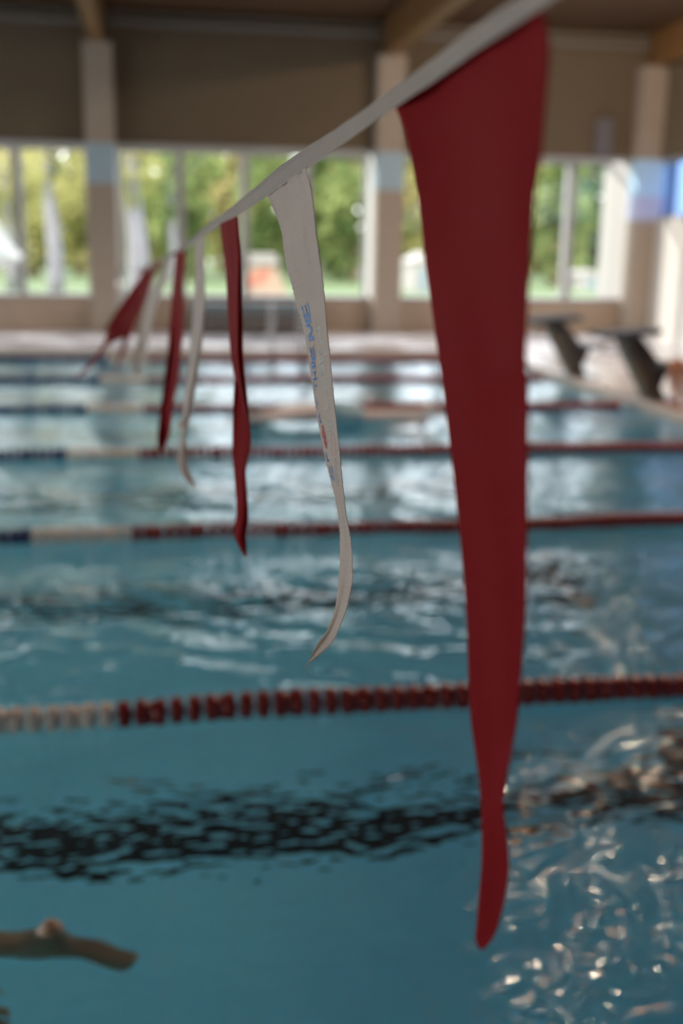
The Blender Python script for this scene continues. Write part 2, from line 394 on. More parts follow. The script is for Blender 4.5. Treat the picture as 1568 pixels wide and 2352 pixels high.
# ------------------------------------------------------------------ deck furniture
# long box under window
q0 = onY(440, 765, 20.2); q1 = onY(712, 700, 20.2)
bx = empty('storage_bench', (1.55, 20.25, DK), label='long dark grey bench with blue-grey top under the middle window', cat='bench')
x0, x1 = q0.x, q1.x
b = MB(); b.box(x0+.03, x1-.03, 20.08, 20.5, DK+.04, .45); part('body', b, M['bench_dark'], bx, bevel=.01)
b = MB(); b.box(x0, x1, 20.02, 20.52, .45, .62); part('top', b, M['bench_blue'], bx, bevel=.02)
for xx in (x0+.1, x1-.1, (x0+x1)/2):
    b = MB(); b.box(xx-.04, xx+.04, 20.1, 20.48, DK, DK+.05); part('foot', b, M['block_dark'], bx)
# pool ladder handrails
ld = empty('pool_ladder', (2.0, 16.9, DK), label='steel pool ladder handrails on the far pool edge', cat='ladder')
lp = onY(624, 780, 16.95)
for dx in (-.0, .45):
    xx = lp.x+dx*.25
    xr = lp.x+dx
    pts = [(xr, 16.74, -1.0), (xr, 16.74, .55)]
    for k in range(9):
        A = math.pi*k/8; pts.append((xr, 16.74+.28*(1-math.cos(A)), .55+.22*math.sin(A)))
    pts.append((xr, 17.30, DK))
    b = MB(); b.tube(pts, .017, 10); part('handrail', b, M['steel'], ld, smooth=True)
for zz in (-.25, -.5, -.75):
    b = MB(); b.box(lp.x, lp.x+.45, 16.70, 16.78, zz-.015, zz+.015); part('step', b, M['steel'], ld)
# starting blocks
def block(xf, yc, label, full=True):
    e = empty('starting_block', (xf, yc, DK), label=label, cat='starting block', group='starting blocks at the pool end')
    # foot at x=xf, leaning toward the pool (-x)
    h = .72
    b = MB(); b.prism([(.0, 0), (.20, 0), (-.02+.06, .28), (.10, .40), (-.16, h-.03), (-.38, h-.03), (-.26, .45)], 'y', -.11, .11)
    b.build('post', M['block_body'], e, bevel=.01)
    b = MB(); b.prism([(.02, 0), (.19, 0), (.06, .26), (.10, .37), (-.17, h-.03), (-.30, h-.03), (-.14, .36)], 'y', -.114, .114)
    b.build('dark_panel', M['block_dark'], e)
    b = MB(); b.prism([(-.58, h-.065), (.02, h-.01), (.02, h+.05), (-.58, h-.005)], 'y', -.26, .26)
    pf = b.build('platform', M['block_top'], e, bevel=.01)
    b = MB(); b.prism([(-.02, .36), (.36, .36), (.36, .40), (-.02, .40)], 'y', -.22, .22); b.prism([(.10, .36), (.24, .36), (.14, .12), (.10, .12)], 'y', -.05, .05)
    b.build('step', M['block_top'], e, bevel=.006)
    b = MB(); b.lathe([(.0, -.02), (.014, -.02), (.014, .02), (0, .02)], 8, 'x', (-.5, 0, h-.2))
    hb = MB(); hb.tube([(-.36, -.2, h-.12), (-.5, -.2, h-.2), (-.5, .2, h-.2), (-.36, .2, h-.12)], .013, 8).build('back_grip', M['steel'], e, smooth=True)
    b = MB(); b.box(-.05, .28, -.25, .25, 0, .02); b.build('base_plate', M['steel'], e)
    return e
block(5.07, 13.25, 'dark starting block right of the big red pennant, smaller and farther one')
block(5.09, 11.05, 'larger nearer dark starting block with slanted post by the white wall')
# far rail/post for the flag line
# ------------------------------------------------------------------ lane ropes
def disc_mesh(kind):
    R, hw = .051, .0185
    if kind == 'disc':
        prof = [(.010, -.022), (.022, -.021), (.028, -.023), (R*.93, -.0215), (R, -.015), (R, .015), (R*.93, .0215), (.028, .023), (.022, .026), (.010, .027)]
    else:
        prof = [(.015, -.056), (.028, -.054), (R*.93, -.052), (R, -.046), (R, -.020), (R*.93, -.013), (.042, -.008), (.040, 0), (.042, .008), (R*.93, .013), (R, .020), (R, .046), (R*.93, .052), (.028, .054), (.015, .056)]
    me = MB(); me.lathe(prof, 20, 'x')
    # fins that make each float ribbed
    return me
PROT = {}
def float_data(kind, colour):
    if (kind, colour) not in PROT:
        mb = disc_mesh(kind); o = mb.build('lane_float', M['float_'+colour], smooth=True); PROT[kind, colour] = o.data; bpy.data.objects.remove(o)
    return PROT[kind, colour]
for o_ in range(0): pass
ROPE_LAB = ['nearest lane rope of large red and white floats', 'second lane rope from the camera, red with white and blue at left',
            'third lane rope from the camera, red with white and blue at left', 'fourth lane rope from the camera, dark red ending at the blocks',
            'fifth lane rope from the camera, thin dark red line', 'lane rope closest to the far pool edge']
XR = -.20
for i, y in enumerate(RY):
    e = empty('lane_rope', (PX1, y, .028), label=ROPE_LAB[i], cat='lane rope', group='lane ropes across the pool')
    xl = -1.4-.13*y
    b = MB(); b.tube([(PX1, y, .028), (-19.9, y, .028)], .007, 8); part('cable', b, M['cable'], e)
    b = MB(); b.lathe([(.012, -.06), (.02, -.05), (.02, .05), (.012, .06)], 10, 'x', (PX1-.08, y, .022)); part('tensioner', b, M['steel'], e)
    # visible range
    xv0 = onZ(-60, 1690, 0).x if i == 0 else onZ(-60, [0, 1250, 1060, 950, 885, 832][i], 0).x
    vis = []; x = PX1-.2; k = 0; items = []
    while x > xl-.3:
        kind = 'spool' if k % 3 == 0 else 'disc'
        hwid = .05 if kind == 'spool' else .0195
        gap = .060 if kind == 'spool' else .030
        x -= gap
        items.append((kind, x)); x -= gap; k += 1
    def colour(x): return 'red' if x > XR+.0 else ('white' if x > XR-.49 else 'blue')
    xr_vis = [2.05, 3.3, 4.6, 9, 9, 9][i]
    seen = [q for q in items if q[1] < xr_vis and q[1] > xv0]; seen = seen[-100:] if len(seen) > 100 else seen
    rest = [q for q in items if q not in seen]
    yo = 0
    for j, (kind, x) in enumerate(seen):
        sag = .006*math.sin(x*2.1+i)+.004*math.sin(x*5.3)
        o = bpy.data.objects.new('lane_float', float_data(kind, colour(x))); COL.objects.link(o); o.parent = e
        o.location = (x-PX1, .004*math.sin(x*3), sag)
        o.rotation_euler = (random.random()*6, random.uniform(-.05, .05), random.uniform(-.05, .05))
    if rest:
        me_all = {}
        mb = MB()
        for kind, x in rest:
            R = .05; hwd = .046 if kind == 'spool' else .016
            mb.lathe([(.03, x-hwd-.002), (R, x-hwd*.7), (R*.9, x), (R, x+hwd*.7), (.03, x+hwd+.002)], 12, 'x', (0, y, .028), mi={'red': 0, 'white': 1, 'blue': 2}[colour(x)])
        o = part('lane_floats', mb, [M['float_red'], M['float_white'], M['float_blue']], e, smooth=True); tag(o, kind='stuff')

# ------------------------------------------------------------------ flag line
def resample(pts, n):
    P = [Vector((q[0], q[1], 0)) for q in pts]
    L = [0]
    for u, v in zip(P, P[1:]): L.append(L[-1]+(v-u).length)
    out = []
    j = 0
    for k in range(n):
        s = L[-1]*k/(n-1)
        while j < len(P)-2 and L[j+1] < s: j += 1
        # catmull-rom for smooth outlines
        t = (s-L[j])/max(1e-6, L[j+1]-L[j]); t = min(max(t, 0), 1)
        a0 = P[max(j-1, 0)]; a1 = P[j]; a2 = P[j+1]; a3 = P[min(j+2, len(P)-1)]
        q = .5*((2*a1)+(a2-a0)*t+(2*a0-5*a1+4*a2-a3)*t*t+(3*a1-a0-3*a2+a3)*t**3)
        out.append((q.x, q.y))
    return out
class Sheet:
    def __init__(s, left, right, zl, zr, n=120, fold=None, jag=0):
        s.n = n; s.L = resample(left, n); s.R = resample(right, n); s.zl = zl; s.zr = zr; s.fold = fold
        if jag:
            rr = random.Random(3)
            s.L = [(x+rr.uniform(-jag, jag), y) for x, y in s.L]; s.R = [(x+rr.uniform(-jag, jag), y) for x, y in s.R]
    def depth(s, u, t):
        z = s.zl(t)*(1-u)+s.zr(t)*u
        return z+(s.fold(u, t) if s.fold else 0)
    def at(s, u, t, off=0):
        k = min(max(t, 0), 1)*(s.n-1); j = min(int(k), s.n-2); f = k-j
        lx = s.L[j][0]*(1-f)+s.L[j+1][0]*f; ly = s.L[j][1]*(1-f)+s.L[j+1][1]*f
        rx = s.R[j][0]*(1-f)+s.R[j+1][0]*f; ry = s.R[j][1]*(1-f)+s.R[j+1][1]*f
        return D(lx*(1-u)+rx*u, ly*(1-u)+ry*u, s.depth(u, t)-off)
    def mesh(s, mb, m=36):
        vs = [s.at(c/m, k/(s.n-1)) for k in range(s.n) for c in range(m+1)]
        fs = [(k*(m+1)+c, k*(m+1)+c+1, (k+1)*(m+1)+c+1, (k+1)*(m+1)+c) for k in range(s.n-1) for c in range(m)]
        return mb.add(vs, fs)
def lin(a0, a1, pw=1): return lambda t: a0+(a1-a0)*t**pw
def flag(name, sheets, mt, label, group, loc, seam=True):
    e = empty(name, loc, label=label, cat='pennant', group=group)
    mb = MB()
    for s in sheets: s.mesh(mb)
    o = part('cloth', mb, mt, e, smooth=True)
    so = o.modifiers.new('thick', 'SOLIDIFY'); so.thickness = .0005; so.offset = 0
    return e, o

# tape
tp = [(1330, -78, 62, .44), (1240, -8, 58, .487), (1100, 85, 55, .56), (1000, 160, 50, .63), (905, 226, 44, .695), (870, 251, 42, .73), (800, 301, 42, .80),
      (750, 335, 45, .86), (700, 368, 46, .93), (650, 402, 44, 1.03), (600, 441, 38, 1.15), (560, 470, 31, 1.32), (525, 495, 26, 1.48), (480, 525, 20, 1.8), (440, 556, 14, 2.2),
      (400, 583, 10.5, 2.75), (370, 599, 9, 3.4), (345, 609, 7, 4.4), (325, 618, 5, 5.7), (300, 630, 3, 8.6), (283, 634, 2, 13), (275, 628, 2, 17.4)]
def cr(vals, t):
    n = len(vals)-1; k = min(int(t), n-1); f = t-k
    a0, a1, a2, a3 = [np.array(vals[min(max(k+i, 0), n)], float) for i in (-1, 0, 1, 2)]
    return .5*(2*a1+(a2-a0)*f+(2*a0-5*a1+4*a2-a3)*f*f+(3*a1-a0-3*a2+a3)*f**3)
mb = MB(); prof = []
NT = 200
for k in range(NT):
    t = k/(NT-1)*(len(tp)-1); x, y, h, _ = cr(tp, t)
    zi = np.array([1/q[3] for q in tp]); k0 = min(int(t), len(tp)-2); f = t-k0; z = 1/(zi[k0]*(1-f)+zi[k0+1]*f)
    wob = .8*math.sin(k*.9)+.6*math.sin(k*.37)
    th = .0011; s_ = h/2+(wob*h/46 if k < 150 else 0)*.5
    vs = [D(x-.45*s_*.55, y-s_, z+.0004), D(x, y-s_*.55, z-th), D(x, y+s_*.55, z-th*.8), D(x+.2, y+s_, z-.0002), D(x, y+s_*.5, z+th), D(x, y-s_*.6, z+th)]
    prof.append(vs)
n = 6
allv = [q for vs in prof for q in vs]
fs = [(i*n+c, i*n+(c+1) % n, (i+1)*n+(c+1) % n, (i+1)*n+c) for i in range(NT-1) for c in range(n)]+[tuple(range(n)), tuple((NT-1)*n+c for c in range(n))]
mb.add(allv, fs)
o = mb.build('flag_line', M['tape'], smooth=False)
tag(o, 'pale woven tape line running away over the pool, carrying the pennants', 'flag line')
# post carrying the far end of the line
ep = D(275, 628, 17.4)
ps = empty('flag_post', (ep.x, ep.y, DK), label='thin steel post on the far deck holding the end of the pennant line', cat='post')
b = MB(); b.tube([(ep.x, ep.y, DK), (ep.x, ep.y, ep.z+.08)], .02, 12); part('pole', b, M['steel'], ps, smooth=True)
b = MB(); b.lathe([(.12, 0), (.12, .015), (.03, .03), (.03, .08)], 16, 'z', (ep.x, ep.y, DK)); part('base', b, M['steel'], ps)

G = 'backstroke pennants along the flag line'
# 1 big red
L1 = [(905, 240), (926, 290), (945, 370), (962, 470), (976, 600), (990, 700), (1004, 800), (1018, 900), (1030, 1000), (1042, 1100), (1055, 1220), (1066, 1340), (1073, 1450), (1076, 1560), (1082, 1660), (1091, 1725), (1101, 1800), (1106, 1880), (1106, 1975), (1100, 2050), (1094, 2125), (1092, 2163), (1104, 2181)]
R1 = [(1240, 20), (1256, 60), (1262, 130), (1252, 250), (1243, 360), (1229, 450), (1222, 540), (1215, 650), (1210, 750), (1207, 830), (1213, 890), (1213, 1000), (1212, 1110), (1210, 1250), (1207, 1400), (1200, 1500), (1190, 1625), (1180, 1700), (1161, 1800), (1155, 1850), (1161, 1900), (1169, 1975), (1165, 2030), (1151, 2100), (1134, 2150), (1110, 2181)]
s1 = Sheet(L1, R1, lin(.695, .70), lin(.487, .69), 150, lambda u, t: .008*math.sin(u*5+t*3+.5)*math.sin(math.pi*min(1, t*3+.05))*(1-.5*t)+.005*math.sin(u*9-t*11)*(1-t))
flag('pennant', [s1], M['red_cloth'], 'huge dark red pennant hanging closest to the camera', G, tuple(D(1075, 130, .58)))
# 2 white in focus
L2 = [(612, 448), (621, 464), (633, 492), (646, 530), (651, 568), (659, 618), (671, 659), (684, 709), (695, 747), (703, 791), (709, 825), (717, 879), (726, 942), (737, 1005), (750, 1068), (761, 1110), (773, 1161), (780, 1217), (781, 1278), (777, 1339), (770, 1395), (754, 1442), (730, 1479), (709, 1519)]
R2 = [(702, 384), (713, 423), (719, 464), (724, 511), (729, 555), (737, 612), (745, 681), (751, 753), (759, 832), (766, 910), (773, 973), (780, 1036), (785, 1093), (789, 1133), (796, 1189), (805, 1236), (809, 1292), (809, 1334), (798, 1390), (784, 1432), (763, 1475), (735, 1503), (711, 1521)]
def f2(u, t):
    g = max(0, 1-t*2.2)
    return g*(.004*math.sin(u*17+t*9)+.002*math.sin(u*31-t*14))+.012*math.sin(math.pi*u)*min(1, t*3)*(1-t)+.004*math.sin(u*7+t*12)
s2 = Sheet(L2, R2, lin(1.11, 1.06), lin(.92, 1.045), 320, f2, jag=.7)
e2, c2 = flag('pennant', [s2], M['white_cloth'], 'white pennant in sharp focus with blue lettering and a frayed tip', G, tuple(D(660, 420, 1.0)))
# lettering running up the cloth
def glyph(body):
    if body == 'M':
        P = [(0, 0), (0, 1), (.27, 1), (.5, .42), (.73, 1), (1, 1), (1, 0), (.80, 0), (.80, .62), (.58, .08), (.42, .08), (.20, .62), (.20, 0)]
        bm = bmesh.new(); bm.faces.new([bm.verts.new((x, y, 0)) for x, y in P]); bmesh.ops.triangulate(bm, faces=bm.faces)
        for _ in range(4): bmesh.ops.subdivide_edges(bm, edges=[e for e in bm.edges if e.calc_length() > .08], cuts=1); bmesh.ops.triangulate(bm, faces=bm.faces)
        bm.verts.index_update(); V = [(v.co.x, v.co.y) for v in bm.verts]; Fc = [tuple(v.index for v in f.verts) for f in bm.faces]; bm.free()
        return V, Fc
    cu = bpy.data.curves.new('g', 'FONT'); cu.body = body; cu.size = 1; cu.offset = .012; cu.resolution_u = 3
    o = bpy.data.objects.new('g', cu); COL.objects.link(o)
    dg = bpy.context.evaluated_depsgraph_get(); me = bpy.data.meshes.new_from_object(o.evaluated_get(dg))
    bpy.data.objects.remove(o)
    bm = bmesh.new(); bm.from_mesh(me); bmesh.ops.triangulate(bm, faces=bm.faces)
    for _ in range(4): bmesh.ops.subdivide_edges(bm, edges=[e for e in bm.edges if e.calc_length() > .06], cuts=1); bmesh.ops.triangulate(bm, faces=bm.faces)
    bm.verts.index_update(); V = [tuple(v.co) for v in bm.verts]; Fc = [tuple(v.index for v in f.verts) for f in bm.faces]; bm.free()
    xs_ = [v[0] for v in V]; ys_ = [v[1] for v in V]
    x0, x1, y0, y1 = min(xs_), max(xs_), min(ys_), max(ys_)
    return [((v[0]-x0)/(x1-x0), (v[1]-y0)/(y1-y0)) for v in V], Fc
def disc_glyph():
    V = []; Fc = []
    # ball split by a curved swoosh into two lobes
    n = 16
    for lobe in (0, 1):
        o = len(V)
        top = [(.5+.5*math.cos(math.pi*k/n), .5+.5*math.sin(math.pi*k/n)) for k in range(n+1)]
        base = [(.5+.5*math.cos(math.pi*k/n), .56+.10*math.cos(math.pi*k/n*1.0)*1) for k in range(n+1)]
        if lobe: top = [(x, 1-y) for x, y in top]; base = [(x, y-.12) for x, y in base]
        V += top+base
        Fc += [(o+k, o+k+1, o+n+1+k+1) for k in range(n)]+[(o+k, o+n+1+k+1, o+n+1+k) for k in range(n)]
    return V, Fc
# rows of cells: (character, t0, t1) measured along the cloth
def t_of_y(sh, u, y):
    best = min(range(sh.n), key=lambda k: abs(sh.L[k][1]*(1-u)+sh.R[k][1]*u-y)); return best/(sh.n-1)
cells = [('S', 1107, 1066, .10, .34), ('P', 1062, 1038, .08, .22), ('o', 1035, 974, .10, .28), ('R', 970, 945, .07, .15), ('T', 940, 912, .05, .14),
         ('T', 898, 876, .06, .19), ('H', 874, 850, .07, .25), ('I', 846, 832, .08, .24), ('E', 829, 797, .12, .30), ('M', 783, 733, .13, .37), ('E', 730, 697, .12, .38)]
mbB, mbR = MB(), MB()
for ch, ya, yb, ua, ub in cells:
    Vg, Fg = disc_glyph() if ch == 'o' else glyph(ch)
    um = (ua+ub)/2; t0, t1 = t_of_y(s2, um, ya), t_of_y(s2, um, yb)
    vs = [s2.at(ub-(ub-ua)*gy, t0+(t1-t0)*(gx*.94+.06*gy), .0026) for gx, gy in Vg]
    (mbR if ch == 'o' else mbB).add(vs, Fg)
tag(part('lettering', mbB, M['print_blue'], e2), 'blue printed letters running up the cloth')
tag(part('ball_print', mbR, M['print_red'], e2), 'red ball printed in place of the letter O')
mbB, mbR = MB(), MB()
cells2 = [('S', 1120, 1082, .42, .66), ('P', 1080, 1052, .42, .68), ('o', 1050, 989, .40, .76), ('R', 986, 958, .42, .74), ('T', 950, 924, .44, .72),
          ('T', 908, 884, .44, .70), ('H', 880, 856, .46, .70), ('I', 852, 838, .46, .68), ('E', 832, 800, .50, .68), ('M', 790, 750, .55, .70)]
for ch, ya, yb, ua, ub in cells2:
    Vg, Fg = disc_glyph() if ch == 'o' else glyph(ch)
    um = (ua+ub)/2; t0, t1 = t_of_y(s2, um, ya), t_of_y(s2, um, yb)
    vs = [s2.at(ua+(ub-ua)*gy, t0+(t1-t0)*gx, .0026) for gx, gy in Vg]
    (mbR if ch == 'o' else mbB).add(vs, Fg)
tag(part('show_through_lettering', mbB, M['faded_grey'], e2), 'faint mirrored grey letters showing through from the back')
tag(part('show_through_ball', mbR, M['faded_red'], e2), 'faint pink ball showing through from the back')
# frayed threads
def thread(pts, z, rad=.00032):
    return MB().tube([D(x, y, z) for x, y in pts], rad, 5)
for pts in ([(712, 1516), (705, 1524), (701, 1532), (697, 1531)], [(716, 1516), (709, 1526), (704, 1534), (709, 1541), (715, 1547)], [(722, 1508), (720, 1517), (727, 1516), (731, 1510)], [(714, 1500), (710, 1494), (716, 1498)]):
    part('loose_thread', thread(pts, 1.045), M['white_cloth'], e2)
rr = random.Random(11)
mb = MB()
for k in range(70):
    t = rr.uniform(.2, .93); side = rr.random() < .6
    k_ = int(t*(s2.n-1)); x, y = (s2.L if side else s2.R)[k_]
    z = s2.depth(0 if side else 1, t); dx = -rr.uniform(1.5, 5) if side else rr.uniform(1.5, 4)
    if k < 12: y0 = rr.uniform(750, 900); t = t_of_y(s2, 0, y0); x, y = s2.L[int(t*(s2.n-1))]; z = s2.depth(0, t); dx = -rr.uniform(2, 7)
    q = [(x-dx*.2, y), (x+dx*.7, y+rr.uniform(0, 4)), (x+dx, y+rr.uniform(3, 9)), (x+dx*.4, y+rr.uniform(8, 13))]
    mb.tube([D(u, v, z) for u, v in q], .00013, 4)
o = part('frayed_edge', mb, M['white_cloth'], e2); tag(o, kind='stuff')
# 3 red with a twist
L3 = [(505, 514), (511, 568), (518, 624), (522, 694), (525, 750), (529, 806), (538, 862), (548, 895), (560, 940), (573, 990)]
R3 = [(546, 496), (549, 535), (554, 591), (555, 670), (557, 740), (558, 811), (562, 857), (567, 904), (571, 946), (575, 992)]
L3b = [(541, 855), (537, 900), (535, 950), (534, 998), (536, 1068), (541, 1124), (543, 1171), (540, 1208), (541, 1236), (551, 1259), (563, 1279)]
R3b = [(560, 855), (565, 904), (570, 946), (576, 1012), (571, 1040), (565, 1077), (566, 1114), (570, 1189), (566, 1227), (566, 1255), (566, 1280)]
s3 = Sheet(L3, R3, lin(1.59, 1.53), lin(1.39, 1.52), 90, lambda u, t: -.035*math.sin(math.pi*u)*(1-.4*t)+.006*math.sin(u*12+t*7))
s3b = Sheet(L3b, R3b, lin(1.55, 1.58), lin(1.53, 1.56), 90, lambda u, t: .012*math.sin(math.pi*u+t*4))
e3, c3 = flag('pennant', [s3, s3b], M['red_cloth'], 'slim red pennant twisted halfway down, left of the sharp white one', G, tuple(D(525, 508, 1.49)))
part('loose_thread', MB().tube([D(x, y, 1.57) for x, y in [(565, 1278), (568, 1295), (571, 1315), (577, 1335)]], .0002, 5), M['red_cloth'], e3)
# 4 white
L4 = [(447, 556), (448, 632), (443, 718), (437, 790), (428, 876), (420, 947), (416, 965), (405, 980), (416, 984), (415, 1019), (408, 1054), (414, 1082), (431, 1108), (450, 1121)]
R4 = [(469, 540), (470, 632), (471, 689), (467, 761), (460, 818), (451, 876), (443, 927), (434, 968), (427, 1005), (428, 1048), (434, 1082), (446, 1105), (452, 1122)]
s4 = Sheet(L4, R4, lin(2.13, 2.08), lin(1.89, 2.06), 90, lambda u, t: -.03*math.sin(math.pi*u)+.008*math.sin(u*10+t*9))
e4, c4 = flag('pennant', [s4], M['white_cloth'], 'narrow white pennant between the twisted red and the straight red one', G, tuple(D(456, 548, 2.0)))
mbB, mbR = MB(), MB()
yy = 890
for j, ch in enumerate(['S', 'P', 'o', 'R', 'T', 'T', 'H', 'I', 'E', 'M', 'E']):
    Vg, Fg = disc_glyph() if ch == 'o' else glyph(ch)
    hgt = 24 if ch == 'o' else (8 if ch == 'I' else 15); ya, yb = yy, yy-hgt; yy -= hgt+2.5
    t0, t1 = t_of_y(s4, .2, ya), t_of_y(s4, .2, yb)
    (mbR if ch == 'o' else mbB).add([s4.at(.38-.3*gy, t0+(t1-t0)*gx, .0012) for gx, gy in Vg], Fg)
tag(part('lettering', mbB, M['print_blue'], e4), 'blurred blue-grey printed letters running up the cloth')
tag(part('ball_print', mbR, M['print_red'], e4), 'red ball printed in place of the letter O')
# 5 red
L5 = [(403, 578), (397, 646), (390, 732), (385, 804), (377, 870), (370, 927), (364, 976), (361, 1019), (367, 1035)]
R5 = [(425, 568), (426, 603), (420, 655), (423, 704), (421, 761), (415, 813), (410, 870), (400, 919), (394, 962), (388, 1005), (372, 1036)]
s5 = Sheet(L5, R5, lin(2.63, 2.58), lin(2.35, 2.56), 70, lambda u, t: .04*math.sin(math.pi*u)+.01*math.sin(u*8+t*9))
flag('pennant', [s5], M['red_cloth'], 'straight red pennant hanging left of the narrow white one', G, tuple(D(414, 573, 2.48)))
# 6 white blown
L6 = [(380, 596), (365, 640), (345, 690), (330, 740), (318, 800), (311, 850), (310, 868)]
R6 = [(396, 586), (384, 640), (364, 690), (350, 740), (340, 790), (326, 840), (312, 870)]
s6 = Sheet(L6, R6, lin(3.1, 3.05), lin(2.8, 3.03), 50, lambda u, t: .03*math.sin(math.pi*u))
flag('pennant', [s6], M['white_cloth'], 'pale pennant swinging left between two red ones', G, tuple(D(388, 590, 2.95)))
# 7 red blown
L7 = [(362, 602), (341, 629), (322, 659), (309, 684), (294, 704), (274, 732), (254, 751), (244, 771), (236, 791), (220, 815), (201, 839), (167, 873)]
R7 = [(378, 596), (356, 630), (346, 649), (337, 684), (322, 716), (306, 748), (294, 767), (268, 782), (249, 792), (236, 809), (223, 828), (198, 853), (169, 875)]
s7 = Sheet(L7, R7, lin(3.55, 3.35), lin(3.25, 3.33), 60, lambda u, t: .04*math.sin(math.pi*u+t*3))
flag('pennant', [s7], M['red_cloth'], 'bright red pennant blown out to the left by the draught', G, tuple(D(371, 599, 3.4)))
# farther ones
far = [(3.9, 356, 'white_cloth', (300, 850), 'white pennant behind the blown red one, hanging fourth last'), (4.4, 345, 'red_cloth', (236, 765), 'faint red pennant swinging left just behind the bright blown one'),
       (4.9, 337, 'white_cloth', (322, 815), 'small white pennant far down the line, almost still'), (5.4, 329, 'red_cloth', (264, 852), 'small dark red pennant whose tip hangs over the far lane ropes')]
for z, x, mt, tip, lab in far:
    t_ = next(q for q in range(len(tp)) if tp[q][3] >= z); yv = np.interp(1/z, [1/tp[t_][3], 1/tp[t_-1][3]], [tp[t_][1], tp[t_-1][1]])
    wpx = .2/z*430/z/2+2
    mx_, my_ = (x+tip[0])/2+8, (yv+tip[1])/2
    hw_ = 300/z*.12
    s_ = Sheet([(x-wpx, yv), (mx_-hw_*.8, my_-10), (tip[0]-2, tip[1])], [(x+wpx, yv-2), (mx_+hw_*.8, my_+10), (tip[0]+2, tip[1])], lin(z+.1, z+.1), lin(z-.1, z+.08), 30, lambda u, t: .03*math.sin(math.pi*u))
    flag('pennant', [s_], M[mt], lab, G, tuple(D(x, yv, z)))
# white cloth at the left edge
def dY(px, py, y): return y/((fw + rt*((px-W/2)/F) - up*((py-H/2)/F)).y)
zw = dY(0, 600, 20.0)
TW = Sheet([(-260, 380), (-120, 420), (-30, 480), (10, 535), (30, 565), (46, 580), (51, 590)], [(-300, 700), (-180, 672), (-60, 634), (0, 618), (28, 610), (44, 602), (52, 592)], lin(zw+.1, zw), lin(zw-.3, zw), 50, lambda u, t: .12*math.sin(math.pi*u))
M['bright_cloth'] = cloth('bright_cloth', (.92, .94, .93), .8, 0, tcol=(1, 1, 1))
pp = D(-200, 560, zw)
e = empty('sunshade', (pp.x, pp.y, DK), label='brilliant white curved sunshade edge in front of the leftmost window', cat='sunshade')
mb = MB(); TW.mesh(mb); o = part('canopy', mb, M['bright_cloth'], e, smooth=True); so = o.modifiers.new('thick', 'SOLIDIFY'); so.thickness = .004
b = MB(); b.tube([(pp.x, pp.y, DK), (pp.x, pp.y, pp.z)], .025, 12); part('pole', b, M['steel'], e, smooth=True)
b = MB(); b.lathe([(.25, 0), (.25, .05), (.05, .08), (.04, .2)], 20, 'z', (pp.x, pp.y, DK)); part('base', b, M['frame'], e)

# ------------------------------------------------------------------ people
def figure(name, joints, bones, label, skin, parts=(), loc=(0, 0, 0), rz=0):
    names = list(joints); me = bpy.data.meshes.new('body')
    e = empty(name, loc, label=label, cat='person'); e.rotation_euler.z = rz
    me.from_pydata([joints[k][0] for k in names], [(names.index(u), names.index(v)) for u, v in bones], [])
    o = bpy.data.objects.new('body', me); COL.objects.link(o)
    sk = o.modifiers.new('skin', 'SKIN'); sk.use_smooth_shade = True
    for i, k in enumerate(names):
        sv = me.skin_vertices[0].data[i]; rad = joints[k][1]
        sv.radius = rad if isinstance(rad, tuple) else (rad, rad); sv.use_root = (k == 'pelvis')
    sb = o.modifiers.new('sub', 'SUBSURF'); sb.levels = 2; sb.render_levels = 2
    dg = bpy.context.evaluated_depsgraph_get(); m2 = bpy.data.meshes.new_from_object(o.evaluated_get(dg))
    bpy.data.objects.remove(o)
    m2.materials.clear(); m2.materials.append(skin); m2.polygons.foreach_set('use_smooth', [True]*len(m2.polygons)); m2.name = 'body'
    o = bpy.data.objects.new('body', m2); COL.objects.link(o); o.parent = e
    return e, o
def hand(J, B, wrist, pos, d, side, pre, curl=0.0):
    # palm and five fingers; d = direction of fingers, side = thumb direction
    pos = Vector(pos); d = Vector(d).normalized(); s = Vector(side).normalized(); nrm = d.cross(s)
    J[pre+'palm'] = (tuple(pos+d*.05), (.016, .03)); B.append((wrist, pre+'palm'))
    for k, (off, ln) in enumerate([(.030, .068), (.011, .078), (-.010, .072), (-.029, .056)]):
        b0 = pos+d*.085+s*off
        J[pre+'k%d' % k] = (tuple(b0), .009); J[pre+'m%d' % k] = (tuple(b0+d*ln*.5-nrm*curl*.01), .008); J[pre+'t%d' % k] = (tuple(b0+d*ln*.97-nrm*curl*.03), .0065)
        B += [(pre+'palm', pre+'k%d' % k), (pre+'k%d' % k, pre+'m%d' % k), (pre+'m%d' % k, pre+'t%d' % k)]
    J[pre+'th0'] = (tuple(pos+d*.04+s*.035), .010); J[pre+'th1'] = (tuple(pos+d*.075+s*.058), .009); B += [(pre+'palm', pre+'th0'), (pre+'th0', pre+'th1')]
